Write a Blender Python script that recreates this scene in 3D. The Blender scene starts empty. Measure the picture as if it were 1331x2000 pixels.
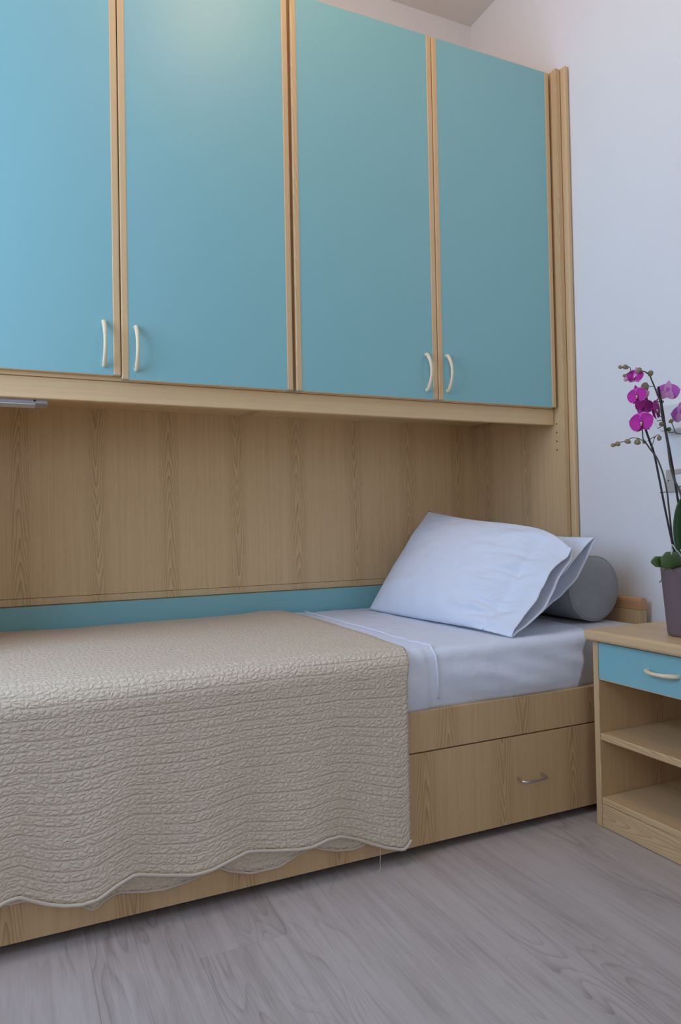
import bpy, bmesh, math, random
from mathutils import Vector, Matrix, noise as mnoise

random.seed(7)
scene = bpy.context.scene
COL = scene.collection

# ------------------------------------------------------------------ camera, world, lights, exposure
cam_d = bpy.data.cameras.new("camera")
cam_d.sensor_fit = 'HORIZONTAL'
cam_d.sensor_width = 36.0
cam_d.lens = 1397.75 / 1331 * 36.0
cam_d.clip_start = 0.02
cam = bpy.data.objects.new("camera", cam_d)
COL.objects.link(cam)
R = Vector((0.90700321, -0.42067043, -0.0195337))
U = Vector((0.01042522, -0.02394113, 0.99965901))
F = Vector((0.42099465, 0.90689757, 0.0173291))
cam.matrix_world = Matrix(((R.x, U.x, -F.x, -1.78536), (R.y, U.y, -F.y, -2.45147), (R.z, U.z, -F.z, 0.8), (0, 0, 0, 1)))
scene.camera = cam

world = bpy.data.worlds.new("sky")
scene.world = world
world.use_nodes = True
world.node_tree.nodes["Background"].inputs[0].default_value = (0.45, 0.62, 1.0, 1)
world.node_tree.nodes["Background"].inputs[1].default_value = 1.0


def area(name, loc, rot, sx, sy, power, col):
    d = bpy.data.lights.new(name, 'AREA')
    d.shape = 'RECTANGLE'
    d.size, d.size_y, d.energy, d.color = sx, sy, power, col
    o = bpy.data.objects.new(name, d)
    o.location, o.rotation_euler = loc, rot
    COL.objects.link(o)
    return o


# daylight coming in through the window of the left wall
area("window_daylight", (-2.78, -1.15, 1.66), (0, math.radians(-90), 0), 1.42, 1.15, 31, (0.50, 0.68, 1.0))
# weaker fill added from an unseen window behind the camera
area("rear_fill_daylight", (-2.05, -4.16, 1.65), (math.radians(90), 0, 0), 1.1, 1.3, 9, (0.92, 0.94, 1.0))
# warm ceiling lamp of the room
pl = bpy.data.lights.new("ceiling_lamp_light", 'POINT')
pl.energy, pl.color, pl.shadow_soft_size = 11, (1.0, 0.64, 0.36), 0.17
plo = bpy.data.objects.new("ceiling_lamp_light", pl)
plo.location = (-1.13, -1.16, 2.70)
COL.objects.link(plo)

scene.view_settings.view_transform = 'Standard'
scene.view_settings.look = 'None'
scene.view_settings.exposure = 0.0
scene.view_settings.gamma = 1.0
scene.view_settings.use_curve_mapping = False
scene.cycles.use_denoising = True
scene.cycles.max_bounces = 10
scene.cycles.diffuse_bounces = 6

# ------------------------------------------------------------------ material helpers


class G:
    """small node graph builder"""

    def __init__(s, name):
        s.m = bpy.data.materials.new(name)
        s.m.use_nodes = True
        s.t = s.m.node_tree
        s.b = s.t.nodes["Principled BSDF"]

    def n(s, t, **kw):
        x = s.t.nodes.new(t)
        for k, v in kw.items():
            setattr(x, k, v)
        return x

    def put(s, sock, v):
        if isinstance(v, bpy.types.NodeSocket):
            s.t.links.new(v, sock)
        elif v is not None:
            sock.default_value = v

    def ma(s, op, a, b=None, c=None):
        x = s.n("ShaderNodeMath", operation=op)
        for i, v in enumerate((a, b, c)):
            s.put(x.inputs[i], v)
        return x.outputs[0]

    def xyz(s, x, y, z=0.0):
        c = s.n("ShaderNodeCombineXYZ")
        for i, v in enumerate((x, y, z)):
            s.put(c.inputs[i], v)
        return c.outputs[0]

    def sep(s, v):
        c = s.n("ShaderNodeSeparateXYZ")
        s.put(c.inputs[0], v)
        return c.outputs

    def noise(s, vec, scale=1.0, detail=2.0, rough=0.5):
        x = s.n("ShaderNodeTexNoise")
        s.put(x.inputs["Vector"], vec)
        x.inputs["Scale"].default_value = scale
        x.inputs["Detail"].default_value = detail
        x.inputs["Roughness"].default_value = rough
        return x.outputs["Fac"]

    def mix(s, f, a, b):
        x = s.n("ShaderNodeMix", data_type='RGBA')
        s.put(x.inputs[0], f)
        for i, v in ((6, a), (7, b)):
            if isinstance(v, tuple) and len(v) == 3:
                v = v + (1,)
            s.put(x.inputs[i], v)
        return x.outputs[2]

    def smooth(s, v, a, b):
        x = s.n("ShaderNodeMapRange", interpolation_type='SMOOTHSTEP')
        s.put(x.inputs[0], v)
        x.inputs[1].default_value, x.inputs[2].default_value = a, b
        return x.outputs[0]

    def obj(s):
        return s.n("ShaderNodeTexCoord").outputs["Object"]

    def rnd(s):
        return s.n("ShaderNodeObjectInfo").outputs["Random"]

    def bump(s, h, strength=0.3, dist=0.001):
        x = s.n("ShaderNodeBump")
        x.inputs["Strength"].default_value = strength
        x.inputs["Distance"].default_value = dist
        s.put(x.inputs["Height"], h)
        s.t.links.new(x.outputs[0], s.b.inputs["Normal"])

    def base(s, col=None, rough=0.5, spec=0.5, **kw):
        if col is not None:
            if isinstance(col, tuple) and len(col) == 3:
                col = col + (1,)
            s.put(s.b.inputs["Base Color"], col)
        s.put(s.b.inputs["Roughness"], rough)
        s.b.inputs["Specular IOR Level"].default_value = spec
        for k, v in kw.items():
            s.put(s.b.inputs[k], v)
        return s.m


def plain(name, col, rough=0.5, spec=0.5, var=0.06, scale=30.0, bump=0.0, **kw):
    g = G(name)
    v = g.noise(g.obj(), scale, 3)
    lo = tuple(c * (1 - var) for c in col)
    hi = tuple(min(1, c * (1 + var)) for c in col)
    if bump:
        g.bump(g.noise(g.obj(), scale * 8, 2), 0.4, bump)
    return g.base(g.mix(v, lo, hi), rough, spec, **kw)


WOOD_LIGHT = (0.66, 0.46, 0.242)
WOOD_DARK = (0.31, 0.172, 0.060)


def wood(name, axis, phase=None, contrast=1.0, tint=1.0, P=0.2311, fig=1.0):
    """light ash laminate with rows of cathedral figure; axis = direction of the grain"""
    g = G(name)
    o = g.sep(g.obj())
    x, y, z = o[0], o[1], o[2]
    if axis == 'Z':
        u, v = g.ma('ADD', x, y), z
    elif axis == 'X':
        u, v = g.ma('ADD', z, y), x
    else:
        u, v = g.ma('ADD', x, z), y
    if phase is None:
        r = g.rnd()
        u = g.ma('ADD', u, g.ma('MULTIPLY', r, 3.1))
        v = g.ma('ADD', v, g.ma('MULTIPLY', r, 7.7))
    else:
        u = g.ma('ADD', u, phase)
    warp = g.noise(g.xyz(g.ma('MULTIPLY', u, 2.0), g.ma('MULTIPLY', v, 1.6)), 1.0, 2)
    uw = g.ma('ADD', u, g.ma('MULTIPLY', g.ma('SUBTRACT', warp, 0.5), 0.028))
    cell = g.ma('FLOOR', g.ma('DIVIDE', uw, P))
    uc = g.ma('SUBTRACT', uw, g.ma('MULTIPLY', g.ma('ADD', cell, 0.5), P))
    sgn = g.ma('SUBTRACT', g.ma('MULTIPLY', g.ma('FLOORED_MODULO', cell, 2.0), 2.0), 1.0)
    au = g.ma('SQRT', g.ma('ADD', g.ma('MULTIPLY', uc, uc), 0.0000055))
    jit = g.noise(g.xyz(g.ma('MULTIPLY', v, 4.5), g.ma('MULTIPLY', cell, 13.7), g.ma('MULTIPLY', uc, 25.0)), 1.0, 2)
    f = g.ma('ADD', g.ma('MULTIPLY', g.ma('MULTIPLY', v, sgn), 13.0), g.ma('ADD', g.ma('MULTIPLY', au, 74.0), g.ma('MULTIPLY', g.ma('MULTIPLY', au, au), 1800.0)))
    f = g.ma('ADD', f, g.ma('MULTIPLY', jit, 3.6))
    fr = g.ma('FRACT', f)
    line = g.ma('MULTIPLY', g.ma('POWER', fr, 2.2), g.smooth(fr, 1.0, 0.93))
    mask = g.smooth(g.ma('ABSOLUTE', uc), 0.046, 0.016)
    line = g.ma('MULTIPLY', line, mask)
    streak = g.noise(g.xyz(g.ma('MULTIPLY', u, 95.0), g.ma('MULTIPLY', v, 1.1)), 1.0, 3, 0.6)
    fine = g.noise(g.xyz(g.ma('MULTIPLY', u, 420.0), g.ma('MULTIPLY', v, 9.0)), 1.0, 2, 0.6)
    pore = g.noise(g.xyz(g.ma('MULTIPLY', u, 900.0), g.ma('MULTIPLY', v, 28.0)), 1.0, 1, 0.5)
    t = g.ma('ADD', g.ma('MULTIPLY', line, 0.62 * contrast * fig), g.ma('MULTIPLY', g.ma('SUBTRACT', streak, 0.38), 0.55 * contrast))
    t = g.ma('ADD', t, g.ma('MULTIPLY', g.ma('SUBTRACT', fine, 0.45), 0.42 * contrast))
    t = g.ma('ADD', t, g.ma('MULTIPLY', g.ma('SUBTRACT', pore, 0.5), 0.2 * contrast))
    n = g.n("ShaderNodeClamp")
    g.put(n.inputs[0], t)
    c = g.mix(n.outputs[0], tuple(k * tint for k in WOOD_LIGHT), tuple(k * tint for k in WOOD_DARK))
    g.bump(fine, 0.15, 0.0003)
    return g.base(c, 0.42, 0.4)


def floor_mat():
    g = G("grey_oak_plank")
    o = g.sep(g.obj())
    r = g.rnd()
    u = g.ma('ADD', o[0], g.ma('MULTIPLY', r, 41.0))
    v = g.ma('ADD', o[1], g.ma('MULTIPLY', r, 23.0))
    big = g.noise(g.xyz(g.ma('MULTIPLY', u, 7.5), g.ma('MULTIPLY', v, 1.25)), 1.0, 2, 0.45)
    rings = g.ma('FRACT', g.ma('MULTIPLY', big, 24.0))
    ring = g.ma('MULTIPLY', g.ma('POWER', rings, 4.0), g.smooth(rings, 1.0, 0.9))
    rmask = g.smooth(g.noise(g.xyz(g.ma('MULTIPLY', u, 5.0), g.ma('MULTIPLY', v, 1.6), 3.3), 1.0, 2), 0.40, 0.60)
    st = g.noise(g.xyz(g.ma('MULTIPLY', u, 70.0), g.ma('MULTIPLY', v, 2.2)), 1.0, 4, 0.62)
    fine = g.noise(g.xyz(g.ma('MULTIPLY', u, 330.0), g.ma('MULTIPLY', v, 12.0)), 1.0, 2, 0.6)
    cloud = g.noise(g.xyz(g.ma('MULTIPLY', u, 9.0), g.ma('MULTIPLY', v, 2.4), 9.0), 1.0, 3, 0.55)
    t = g.ma('ADD', g.ma('MULTIPLY', g.ma('MULTIPLY', ring, rmask), 0.62), g.ma('MULTIPLY', g.ma('SUBTRACT', st, 0.42), 1.1))
    t = g.ma('ADD', t, g.ma('MULTIPLY', g.ma('SUBTRACT', fine, 0.5), 0.62))
    t = g.ma('ADD', t, g.ma('MULTIPLY', g.ma('SUBTRACT', cloud, 0.42), 0.95))
    t = g.ma('ADD', t, g.ma('MULTIPLY', g.ma('SUBTRACT', r, 0.5), 0.16))
    n = g.n("ShaderNodeClamp")
    g.put(n.inputs[0], t)
    c = g.mix(n.outputs[0], (0.49, 0.43, 0.395), (0.24, 0.195, 0.17))
    g.bump(st, 0.12, 0.0006)
    return g.base(c, 0.42, 0.45)


def quilt_mat(name, col, binding=False):
    g = G(name)
    uv = g.sep(g.n("ShaderNodeTexCoord").outputs["UV"])
    u, v = uv[0], uv[1]
    wob = g.noise(g.xyz(g.ma('MULTIPLY', u, 5.0), g.ma('MULTIPLY', v, 9.0)), 1.0, 2)
    vv = g.ma('ADD', v, g.ma('MULTIPLY', g.ma('SUBTRACT', wob, 0.5), 0.010))
    wx = g.noise(g.xyz(g.ma('MULTIPLY', u, 95.0), g.ma('MULTIPLY', v, 95.0)), 1.0, 2)
    wy = g.noise(g.xyz(g.ma('MULTIPLY', u, 95.0), g.ma('MULTIPLY', v, 95.0), 5.0), 1.0, 2)
    du = g.ma('ADD', u, g.ma('MULTIPLY', g.ma('SUBTRACT', wx, 0.5), 0.016))
    dv = g.ma('ADD', vv, g.ma('MULTIPLY', g.ma('SUBTRACT', wy, 0.5), 0.013))
    vo = g.n("ShaderNodeTexVoronoi", feature='DISTANCE_TO_EDGE', voronoi_dimensions='2D')
    g.put(vo.inputs["Vector"], g.xyz(g.ma('MULTIPLY', du, 70.0), g.ma('MULTIPLY', dv, 98.0)))
    vo.inputs["Scale"].default_value = 1.0
    puff = g.smooth(vo.outputs["Distance"], -0.06, 0.42)
    row = g.ma('ABSOLUTE', g.ma('SUBTRACT', g.ma('FRACT', g.ma('DIVIDE', vv, 0.0228)), 0.5))
    groove = g.smooth(row, 0.5, 0.30)
    broken = g.smooth(g.noise(g.xyz(g.ma('MULTIPLY', u, 14.0), g.ma('MULTIPLY', v, 40.0), 2.0), 1.0, 2), 0.30, 0.55)
    gr = g.ma('SUBTRACT', 1.0, g.ma('MULTIPLY', g.ma('SUBTRACT', 1.0, groove), broken))
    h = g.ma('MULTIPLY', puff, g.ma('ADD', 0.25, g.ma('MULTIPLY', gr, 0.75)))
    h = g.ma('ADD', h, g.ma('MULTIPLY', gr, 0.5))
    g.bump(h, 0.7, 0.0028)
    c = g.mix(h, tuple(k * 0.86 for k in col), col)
    return g.base(c, 0.9, 0.15)


def linen(name, col, bump=0.0012, scale=16.0):
    g = G(name)
    o = g.obj()
    a = g.noise(o, scale, 4, 0.55)
    w = g.noise(o, 900, 1)
    h = g.ma('ADD', a, g.ma('MULTIPLY', w, 0.05))
    g.bump(h, 0.55, bump * 6)
    return g.base(g.mix(a, tuple(k * 0.97 for k in col), col), 0.85, 0.2)


M = {}
M['wall'] = plain("white_wall_paint", (0.80, 0.79, 0.775), 0.85, 0.2, 0.015, 6, 0.0006)
M['wall_tan'] = plain("taupe_low_bounce_wall", (0.45, 0.40, 0.34), 0.85, 0.2, 0.02, 6)  # unseen rear wall, darkened so it bounces less light
M['ceiling'] = plain("ceiling_paint", (0.76, 0.74, 0.70), 0.9, 0.2, 0.02, 5)
M['floor'] = floor_mat()
M['slab'] = plain("floor_screed", (0.16, 0.14, 0.12), 0.9)
M['wz'] = wood("ash_laminate_vertical", 'Z')
M['wx'] = wood("ash_laminate_lengthwise", 'X', contrast=0.7, tint=1.16, fig=0.0)
M['wy'] = wood("ash_laminate_crosswise", 'Y', contrast=0.9)
M['edge'] = wood("ash_edge_strip", 'Z', contrast=0.45, tint=1.02)
M['beech'] = plain("orange_beech", (0.62, 0.34, 0.16), 0.4, 0.4, 0.08, 60)
M['teal'] = plain("turquoise_laminate", (0.235, 0.49, 0.505), 0.41, 0.5, 0.012, 3, 0.0001)
M['cream'] = plain("cream_handle_plastic", (0.80, 0.67, 0.44), 0.32, 0.5, 0.02)
M['chrome'] = plain("brushed_steel", (0.62, 0.60, 0.60), 0.25, 0.5, 0.03, 80, Metallic=1.0)
M['alu'] = plain("grey_lamp_metal", (0.46, 0.44, 0.45), 0.45, 0.5, 0.04, 50, Metallic=0.3)
M['dark'] = plain("dark_recess", (0.025, 0.018, 0.012), 0.8)
M['quilt'] = quilt_mat("quilted_beige_cotton", (0.73, 0.622, 0.475))
M['bind'] = plain("beige_binding", (0.62, 0.535, 0.43), 0.85, 0.2, 0.04, 200)
M['linen'] = linen("white_cotton", (0.755, 0.80, 0.88))
M['mattress'] = linen("mattress_cover", (0.66, 0.655, 0.68), 0.0006)
M['velvet'] = plain("grey_velour", (0.34, 0.345, 0.36), 0.8, 0.2, 0.14, 22, 0.0006)
M['plate'] = plain("beige_switch_metal", (0.44, 0.41, 0.36), 0.4, 0.5, 0.04)
M['rocker'] = plain("white_switch_plastic", (0.78, 0.78, 0.78), 0.35)
M['pot'] = plain("mauve_brown_ceramic", (0.165, 0.115, 0.125), 0.55, 0.4, 0.08, 40, 0.0006)
M['soil'] = plain("bark_substrate", (0.10, 0.07, 0.05), 0.9, 0.2, 0.4, 60, 0.004)
M['leaf'] = plain("dark_green_leaf", (0.018, 0.065, 0.012), 0.28, 0.5, 0.25, 18)
M['leaf2'] = plain("mid_green_leaf", (0.075, 0.155, 0.035), 0.35, 0.5, 0.3, 30)
M['leafpale'] = plain("pale_leaf", (0.52, 0.60, 0.55), 0.35, 0.5, 0.15, 30)  # one leaf is pale grey-green all over
M['stem'] = plain("dark_purple_stem", (0.030, 0.022, 0.030), 0.45, 0.4, 0.3, 40)
M['stemg'] = plain("green_brown_stem", (0.085, 0.085, 0.06), 0.5, 0.4, 0.3, 40)
M['bud'] = plain("olive_bud", (0.27, 0.21, 0.12), 0.55, 0.3, 0.3, 70)
M['budpink'] = plain("pink_bud", (0.62, 0.30, 0.42), 0.5, 0.3, 0.25, 60)
M['root'] = plain("pale_aerial_root", (0.55, 0.58, 0.55), 0.7, 0.3, 0.15, 60)
M['frost'] = plain("frosted_white_glass", (0.72, 0.71, 0.70), 0.35, 0.5, 0.03)
M['glass'] = plain("window_glass", (0.9, 0.95, 1.0), 0.02)
M['white'] = plain("white_lacquer", (0.80, 0.80, 0.79), 0.4)
M['yellow'] = plain("yellow_callus", (0.75, 0.55, 0.18), 0.5)


def petal_mat(name, mid, edge, vein=0.25):
    g = G(name)
    uv = g.sep(g.n("ShaderNodeTexCoord").outputs["UV"])
    du = g.ma('ABSOLUTE', g.ma('SUBTRACT', g.ma('MULTIPLY', uv[0], 2.0), 1.0))
    rim = g.smooth(g.ma('MAXIMUM', du, uv[1]), 0.86, 1.0)
    vn = g.noise(g.xyz(g.ma('MULTIPLY', uv[0], 22.0), g.ma('MULTIPLY', uv[1], 2.0)), 1.0, 2)
    c = g.mix(g.ma('MULTIPLY', vn, vein), mid, edge)
    c = g.mix(rim, c, edge)
    return g.base(c, 0.55, 0.3)


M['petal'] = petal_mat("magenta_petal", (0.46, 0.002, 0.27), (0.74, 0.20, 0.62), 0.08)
M['petald'] = petal_mat("shaded_magenta_petal", (0.24, 0.003, 0.13), (0.52, 0.06, 0.36))  # darker copy of the petal, shade painted into its colour
M['petalp'] = petal_mat("pale_pink_petal_back", (0.62, 0.25, 0.56), (0.72, 0.42, 0.66), 0.6)
M['petalv'] = petal_mat("violet_petal", (0.48, 0.09, 0.50), (0.66, 0.28, 0.66))
M['petals'] = petal_mat("shaded_magenta_sepal", (0.33, 0.003, 0.20), (0.58, 0.07, 0.46))  # darker than the petals: shade put into the sepal colour
M['lip'] = plain("dark_red_lip", (0.20, 0.004, 0.06), 0.4)

# ------------------------------------------------------------------ mesh helpers


def link(name, me, mat, parent=None, center=True, smooth=False):
    """mesh with world coordinates -> object whose origin is the mesh centre, child of parent"""
    c = Vector((0, 0, 0))
    if center and len(me.vertices):
        lo = Vector([min(v.co[i] for v in me.vertices) for i in range(3)])
        hi = Vector([max(v.co[i] for v in me.vertices) for i in range(3)])
        c = (lo + hi) / 2
        me.transform(Matrix.Translation(-c))
    o = bpy.data.objects.new(name, me)
    COL.objects.link(o)
    if mat is not None:
        me.materials.append(mat)
    if smooth:
        for p in me.polygons:
            p.use_smooth = True
    o.location = c
    if parent is not None:
        o.parent = parent
        q = parent
        off = Vector((0, 0, 0))
        while q is not None:
            off += Vector(q.location)
            q = q.parent
        o.location = c - off
    return o


def tag(o, label=None, cat=None, group=None, kind=None):
    for k, v in (("label", label), ("category", cat), ("group", group), ("kind", kind)):
        if v:
            o[k] = v
    return o


def thing(name, loc, label, cat, group=None):
    o = bpy.data.objects.new(name, None)
    o.empty_display_size = 0.05
    COL.objects.link(o)
    o.location = loc
    return tag(o, label, cat, group)


def boxmesh(x0, x1, y0, y1, z0, z1, bevel=0.0015, seg=2):
    bm = bmesh.new()
    bmesh.ops.create_cube(bm, size=1.0)
    for v in bm.verts:
        v.co = Vector(((x0 + x1) / 2 + v.co.x * (x1 - x0), (y0 + y1) / 2 + v.co.y * (y1 - y0), (z0 + z1) / 2 + v.co.z * (z1 - z0)))
    if bevel:
        bmesh.ops.bevel(bm, geom=bm.edges[:], offset=bevel, segments=seg, profile=0.5, affect='EDGES')
    me = bpy.data.meshes.new("m")
    bm.to_mesh(me)
    bm.free()
    return me


def box(name, x0, x1, y0, y1, z0, z1, mat, parent=None, bevel=0.0015, seg=2):
    return link(name, boxmesh(x0, x1, y0, y1, z0, z1, bevel, seg), mat, parent)


def mesh(verts, faces, uvs=None):
    me = bpy.data.meshes.new("m")
    me.from_pydata([tuple(v) for v in verts], [], faces)
    if uvs:
        l = me.uv_layers.new(name="uv")
        for p in me.polygons:
            for li in p.loop_indices:
                l.data[li].uv = uvs[me.loops[li].vertex_index]
    me.update()
    return me


def catmull(pts, n):
    out = []
    P = [Vector(p) for p in pts]
    P = [P[0] * 2 - P[1]] + P + [P[-1] * 2 - P[-2]]
    for i in range(1, len(P) - 2):
        for k in range(n):
            t = k / n
            a, b, c, d = P[i - 1], P[i], P[i + 1], P[i + 2]
            out.append(0.5 * ((2 * b) + (c - a) * t + (2 * a - 5 * b + 4 * c - d) * t * t + (3 * b - a - 3 * c + d) * t ** 3))
    out.append(P[-2].copy())
    return out


def tube(pts, rad, n=8, sub=4, cap=True):
    """swept tube along a smoothed path; rad = number or list (per control point)"""
    if not isinstance(rad, (list, tuple)):
        rad = [rad] * len(pts)
    C = catmull(pts, sub) if sub > 1 else [Vector(p) for p in pts]
    m = len(C)
    rr = []
    for i in range(m):
        f = i / (m - 1) * (len(rad) - 1)
        k = min(int(f), len(rad) - 2)
        rr.append(rad[k] + (rad[k + 1] - rad[k]) * (f - k))
    verts, faces = [], []
    up = Vector((0.31, 0.17, 0.93))
    for i in range(m):
        d = (C[min(i + 1, m - 1)] - C[max(i - 1, 0)]).normalized()
        a = d.cross(up)
        if a.length < 1e-4:
            a = d.cross(Vector((1, 0, 0)))
        a.normalize()
        b = d.cross(a)
        for k in range(n):
            w = 2 * math.pi * k / n
            verts.append(C[i] + (a * math.cos(w) + b * math.sin(w)) * rr[i])
    for i in range(m - 1):
        for k in range(n):
            k2 = (k + 1) % n
            faces.append((i * n + k, i * n + k2, (i + 1) * n + k2, (i + 1) * n + k))
    if cap:
        faces.append(tuple(range(n))[::-1])
        faces.append(tuple((m - 1) * n + k for k in range(n)))
    return mesh(verts, faces)


def lathe(prof, n=32, center=(0, 0, 0), cap_first=True, cap_last=True):
    verts, faces = [], []
    for r, z in prof:
        for k in range(n):
            w = 2 * math.pi * k / n
            verts.append(Vector(center) + Vector((r * math.cos(w), r * math.sin(w), z)))
    for i in range(len(prof) - 1):
        for k in range(n):
            k2 = (k + 1) % n
            faces.append((i * n + k, i * n + k2, (i + 1) * n + k2, (i + 1) * n + k))
    if cap_first:
        faces.append(tuple(range(n))[::-1])
    if cap_last:
        faces.append(tuple((len(prof) - 1) * n + k for k in range(n)))
    return mesh(verts, faces)


def interp(tab, x):
    if x <= tab[0][0]:
        return tab[0][1]
    for (a, fa), (b, fb) in zip(tab, tab[1:]):
        if x <= b:
            return fa + (fb - fa) * (x - a) / (b - a)
    return tab[-1][1]


def sstep(a, b, x):
    t = max(0.0, min(1.0, (x - a) / (b - a)))
    return t * t * (3 - 2 * t)


def nz(x, y, z=0.0):
    return mnoise.noise(Vector((x, y, z)))


def grid_faces(nu, nv):
    return [(i * nv + j, (i + 1) * nv + j, (i + 1) * nv + j + 1, i * nv + j + 1) for i in range(nu - 1) for j in range(nv - 1)]


def solidify(o, th, off=-1.0):
    m = o.modifiers.new("thickness", 'SOLIDIFY')
    m.thickness, m.offset = th, off
    return m


# ------------------------------------------------------------------ the room
XL, YB, ZC = -2.82, -4.2, 2.882      # left wall, wall behind the camera, ceiling


def struct(o):
    o["kind"] = "structure"
    return o


floor = struct(box("floor", XL, 0, YB, 0, -0.06, -0.009, M['slab'], None, 0))
tag(floor, "floor of grey oak planks running towards the bed")
row_w, length = 0.185, 1.22
x = -1.472 - row_w * 14
idx = 0
pm_cache = {}
while x < -0.001:
    x0, x1 = max(x, XL), min(x + row_w, 0.0)
    off = -1.117 if abs(x - -1.472) < 0.01 else -1.117 + random.choice((0.24, 0.30, 0.36, 0.41))
    y1 = off + length * 2
    while y1 > YB:
        a, b = max(y1 - length, YB), min(y1, 0.0)
        if b - a > 0.02 and x1 - x0 > 0.01:
            key = (round(b - a, 3), round(x1 - x0, 3))
            if key not in pm_cache:
                g2 = 0.0001
                pm_cache[key] = boxmesh(-(x1 - x0) / 2 + g2, (x1 - x0) / 2 - g2, -(b - a) / 2 + g2, (b - a) / 2 - g2, -0.008, 0.0, 0.00035, 1)
                pm_cache[key].materials.append(M['floor'])
            o = bpy.data.objects.new("plank", pm_cache[key])
            COL.objects.link(o)
            o.parent = floor
            o.location = Vector(((x0 + x1) / 2, (a + b) / 2, 0)) - floor.location
        y1 -= length
    x += row_w

struct(box("wall_back", XL - 0.15, 0.15, 0.0, 0.15, -0.06, ZC + 0.1, M['wall'], None, 0))
struct(box("wall_right", 0.0, 0.15, YB, 0.0, -0.06, ZC + 0.1, M['wall'], None, 0))
def wall_with_opening(name, axis, pos, lo, hi, a0, a1, z0, z1, mat):
    """wall slab 0.15 thick on the far side of pos with one rectangular opening"""
    bm = bmesh.new()
    for (a, b, c, d) in ((lo, a0, -0.06, ZC + 0.1), (a1, hi, -0.06, ZC + 0.1), (a0, a1, -0.06, z0), (a0, a1, z1, ZC + 0.1)):
        r = bmesh.ops.create_cube(bm, size=1.0)
        for v in r['verts']:
            q = pos - 0.075 + v.co.x * 0.15
            w = (a + b) / 2 + v.co.y * (b - a)
            v.co = Vector((q, w, (c + d) / 2 + v.co.z * (d - c))) if axis == 'X' else Vector((w, q, (c + d) / 2 + v.co.z * (d - c)))
    bmesh.ops.recalc_face_normals(bm, faces=bm.faces[:])
    me = bpy.data.meshes.new("m")
    bm.to_mesh(me)
    bm.free()
    return struct(link(name, me, mat))


fx0, fx1, fz0, fz1 = -2.66, -1.44, 0.94, 2.36
wall_with_opening("wall_front", 'Y', YB, XL - 0.15, 0.15, fx0, fx1, fz0, fz1, M['wall_tan'])
win2 = bpy.data.objects.new("fill_window_2", None)  # unseen window, added to frame the rear fill light
COL.objects.link(win2)
win2.location = ((fx0 + fx1) / 2, YB - 0.07, fz0)
struct(win2)
for (a, b, c, d) in ((fx0, fx0 + 0.06, fz0, fz1), (fx1 - 0.06, fx1, fz0, fz1), (fx0 + 0.06, fx1 - 0.06, fz0, fz0 + 0.06), (fx0 + 0.06, fx1 - 0.06, fz1 - 0.06, fz1), (-2.09, -2.01, fz0 + 0.06, fz1 - 0.06)):
    box("window_frame", a, b, YB - 0.10, YB - 0.04, c, d, M['white'], win2, 0.003)
struct(box("ceiling", XL, 0.0, YB, 0.0, ZC, ZC + 0.1, M['ceiling'], None, 0))
# left wall with the window opening the daylight comes through
wy0, wy1, wz0, wz1 = -1.78, -0.52, 0.88, 2.44
wall_with_opening("wall_left", 'X', XL, YB, 0.0, wy0, wy1, wz0, wz1, M['wall'])
win = bpy.data.objects.new("window_1", None)
COL.objects.link(win)
win.location = (XL - 0.07, (wy0 + wy1) / 2, wz0)
struct(win)
for (a, b, c, d) in ((wy0, wy0 + 0.06, wz0, wz1), (wy1 - 0.06, wy1, wz0, wz1), (wy0 + 0.06, wy1 - 0.06, wz0, wz0 + 0.06), (wy0 + 0.06, wy1 - 0.06, wz1 - 0.06, wz1), (-1.19, -1.11, wz0 + 0.06, wz1 - 0.06)):
    box("window_frame", XL - 0.10, XL - 0.04, a, b, c, d, M['white'], win, 0.003)

# ------------------------------------------------------------------ bed surround: back panel, side panels, pelmet
YD, ZDB, ZDT = -0.5212, 1.1915, 2.3648      # door front plane, door bottom, door top
XLE = -2.016                                # left end of the cabinets
sur = thing("bed_surround", (-1.03, -0.27, 0), "pale ash wood bed surround with tall side panels, grained back panel and pelmet", "bed surround")
# the back panel carries the rows of pointed grain; phase puts a row at the panel's own middle +0.883
bx0, bx1 = XLE - 0.02, -0.0426
M['wback'] = wood("ash_back_panel", 'Z', tint=1.1, phase=(-(-0.1478 - 0.2311 * 0.5) + (bx0 + bx1) / 2) + 0.0)
box("back_panel", bx0, bx1, -0.030, -0.008, 0.590, 1.19, M['wback'], sur, 0.001)
box("lower_back_panel", bx0, bx1, -0.026, -0.008, 0.05, 0.566, M['wz'], sur, 0.001)
box("trim_strip", bx0, bx1, -0.031, -0.006, 0.567, 0.589, M['wback'], sur, 0.001)
sp = box("side_panel", -0.0426, -0.024, -0.545, -0.004, 0.0, ZDT + 0.008, M['wz'], sur, 0.0012)
for i in range(10):
    zz = 1.1363 - i * 0.0304 if i < 4 else 1.1363 - 3 * 0.0304 - (i - 3) * 0.0304
    if i > 3:
        break
    me = lathe([(0.0026, 0), (0.0026, 0.0008)], 10)
    me.transform(Matrix.Rotation(math.radians(-90), 4, 'Y') @ Matrix.Identity(4))
    me.transform(Matrix.Translation((-0.0426, -0.5072, zz)))
    link("pin_hole", me, M['dark'], sp)
box("side_panel", XLE - 0.040, XLE - 0.022, -0.545, -0.004, 0.0, ZDT + 0.008, M['wz'], sur, 0.0012)
box("filler_strip", -0.021, -0.003, -0.566, -0.535, 0.0, ZDT + 0.012, M['edge'], sur, 0.006, 4)
box("pelmet", XLE - 0.02, -0.0445, -0.4970, -0.475, 1.1334, 1.1885, M['wx'], sur, 0.0025)

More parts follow.
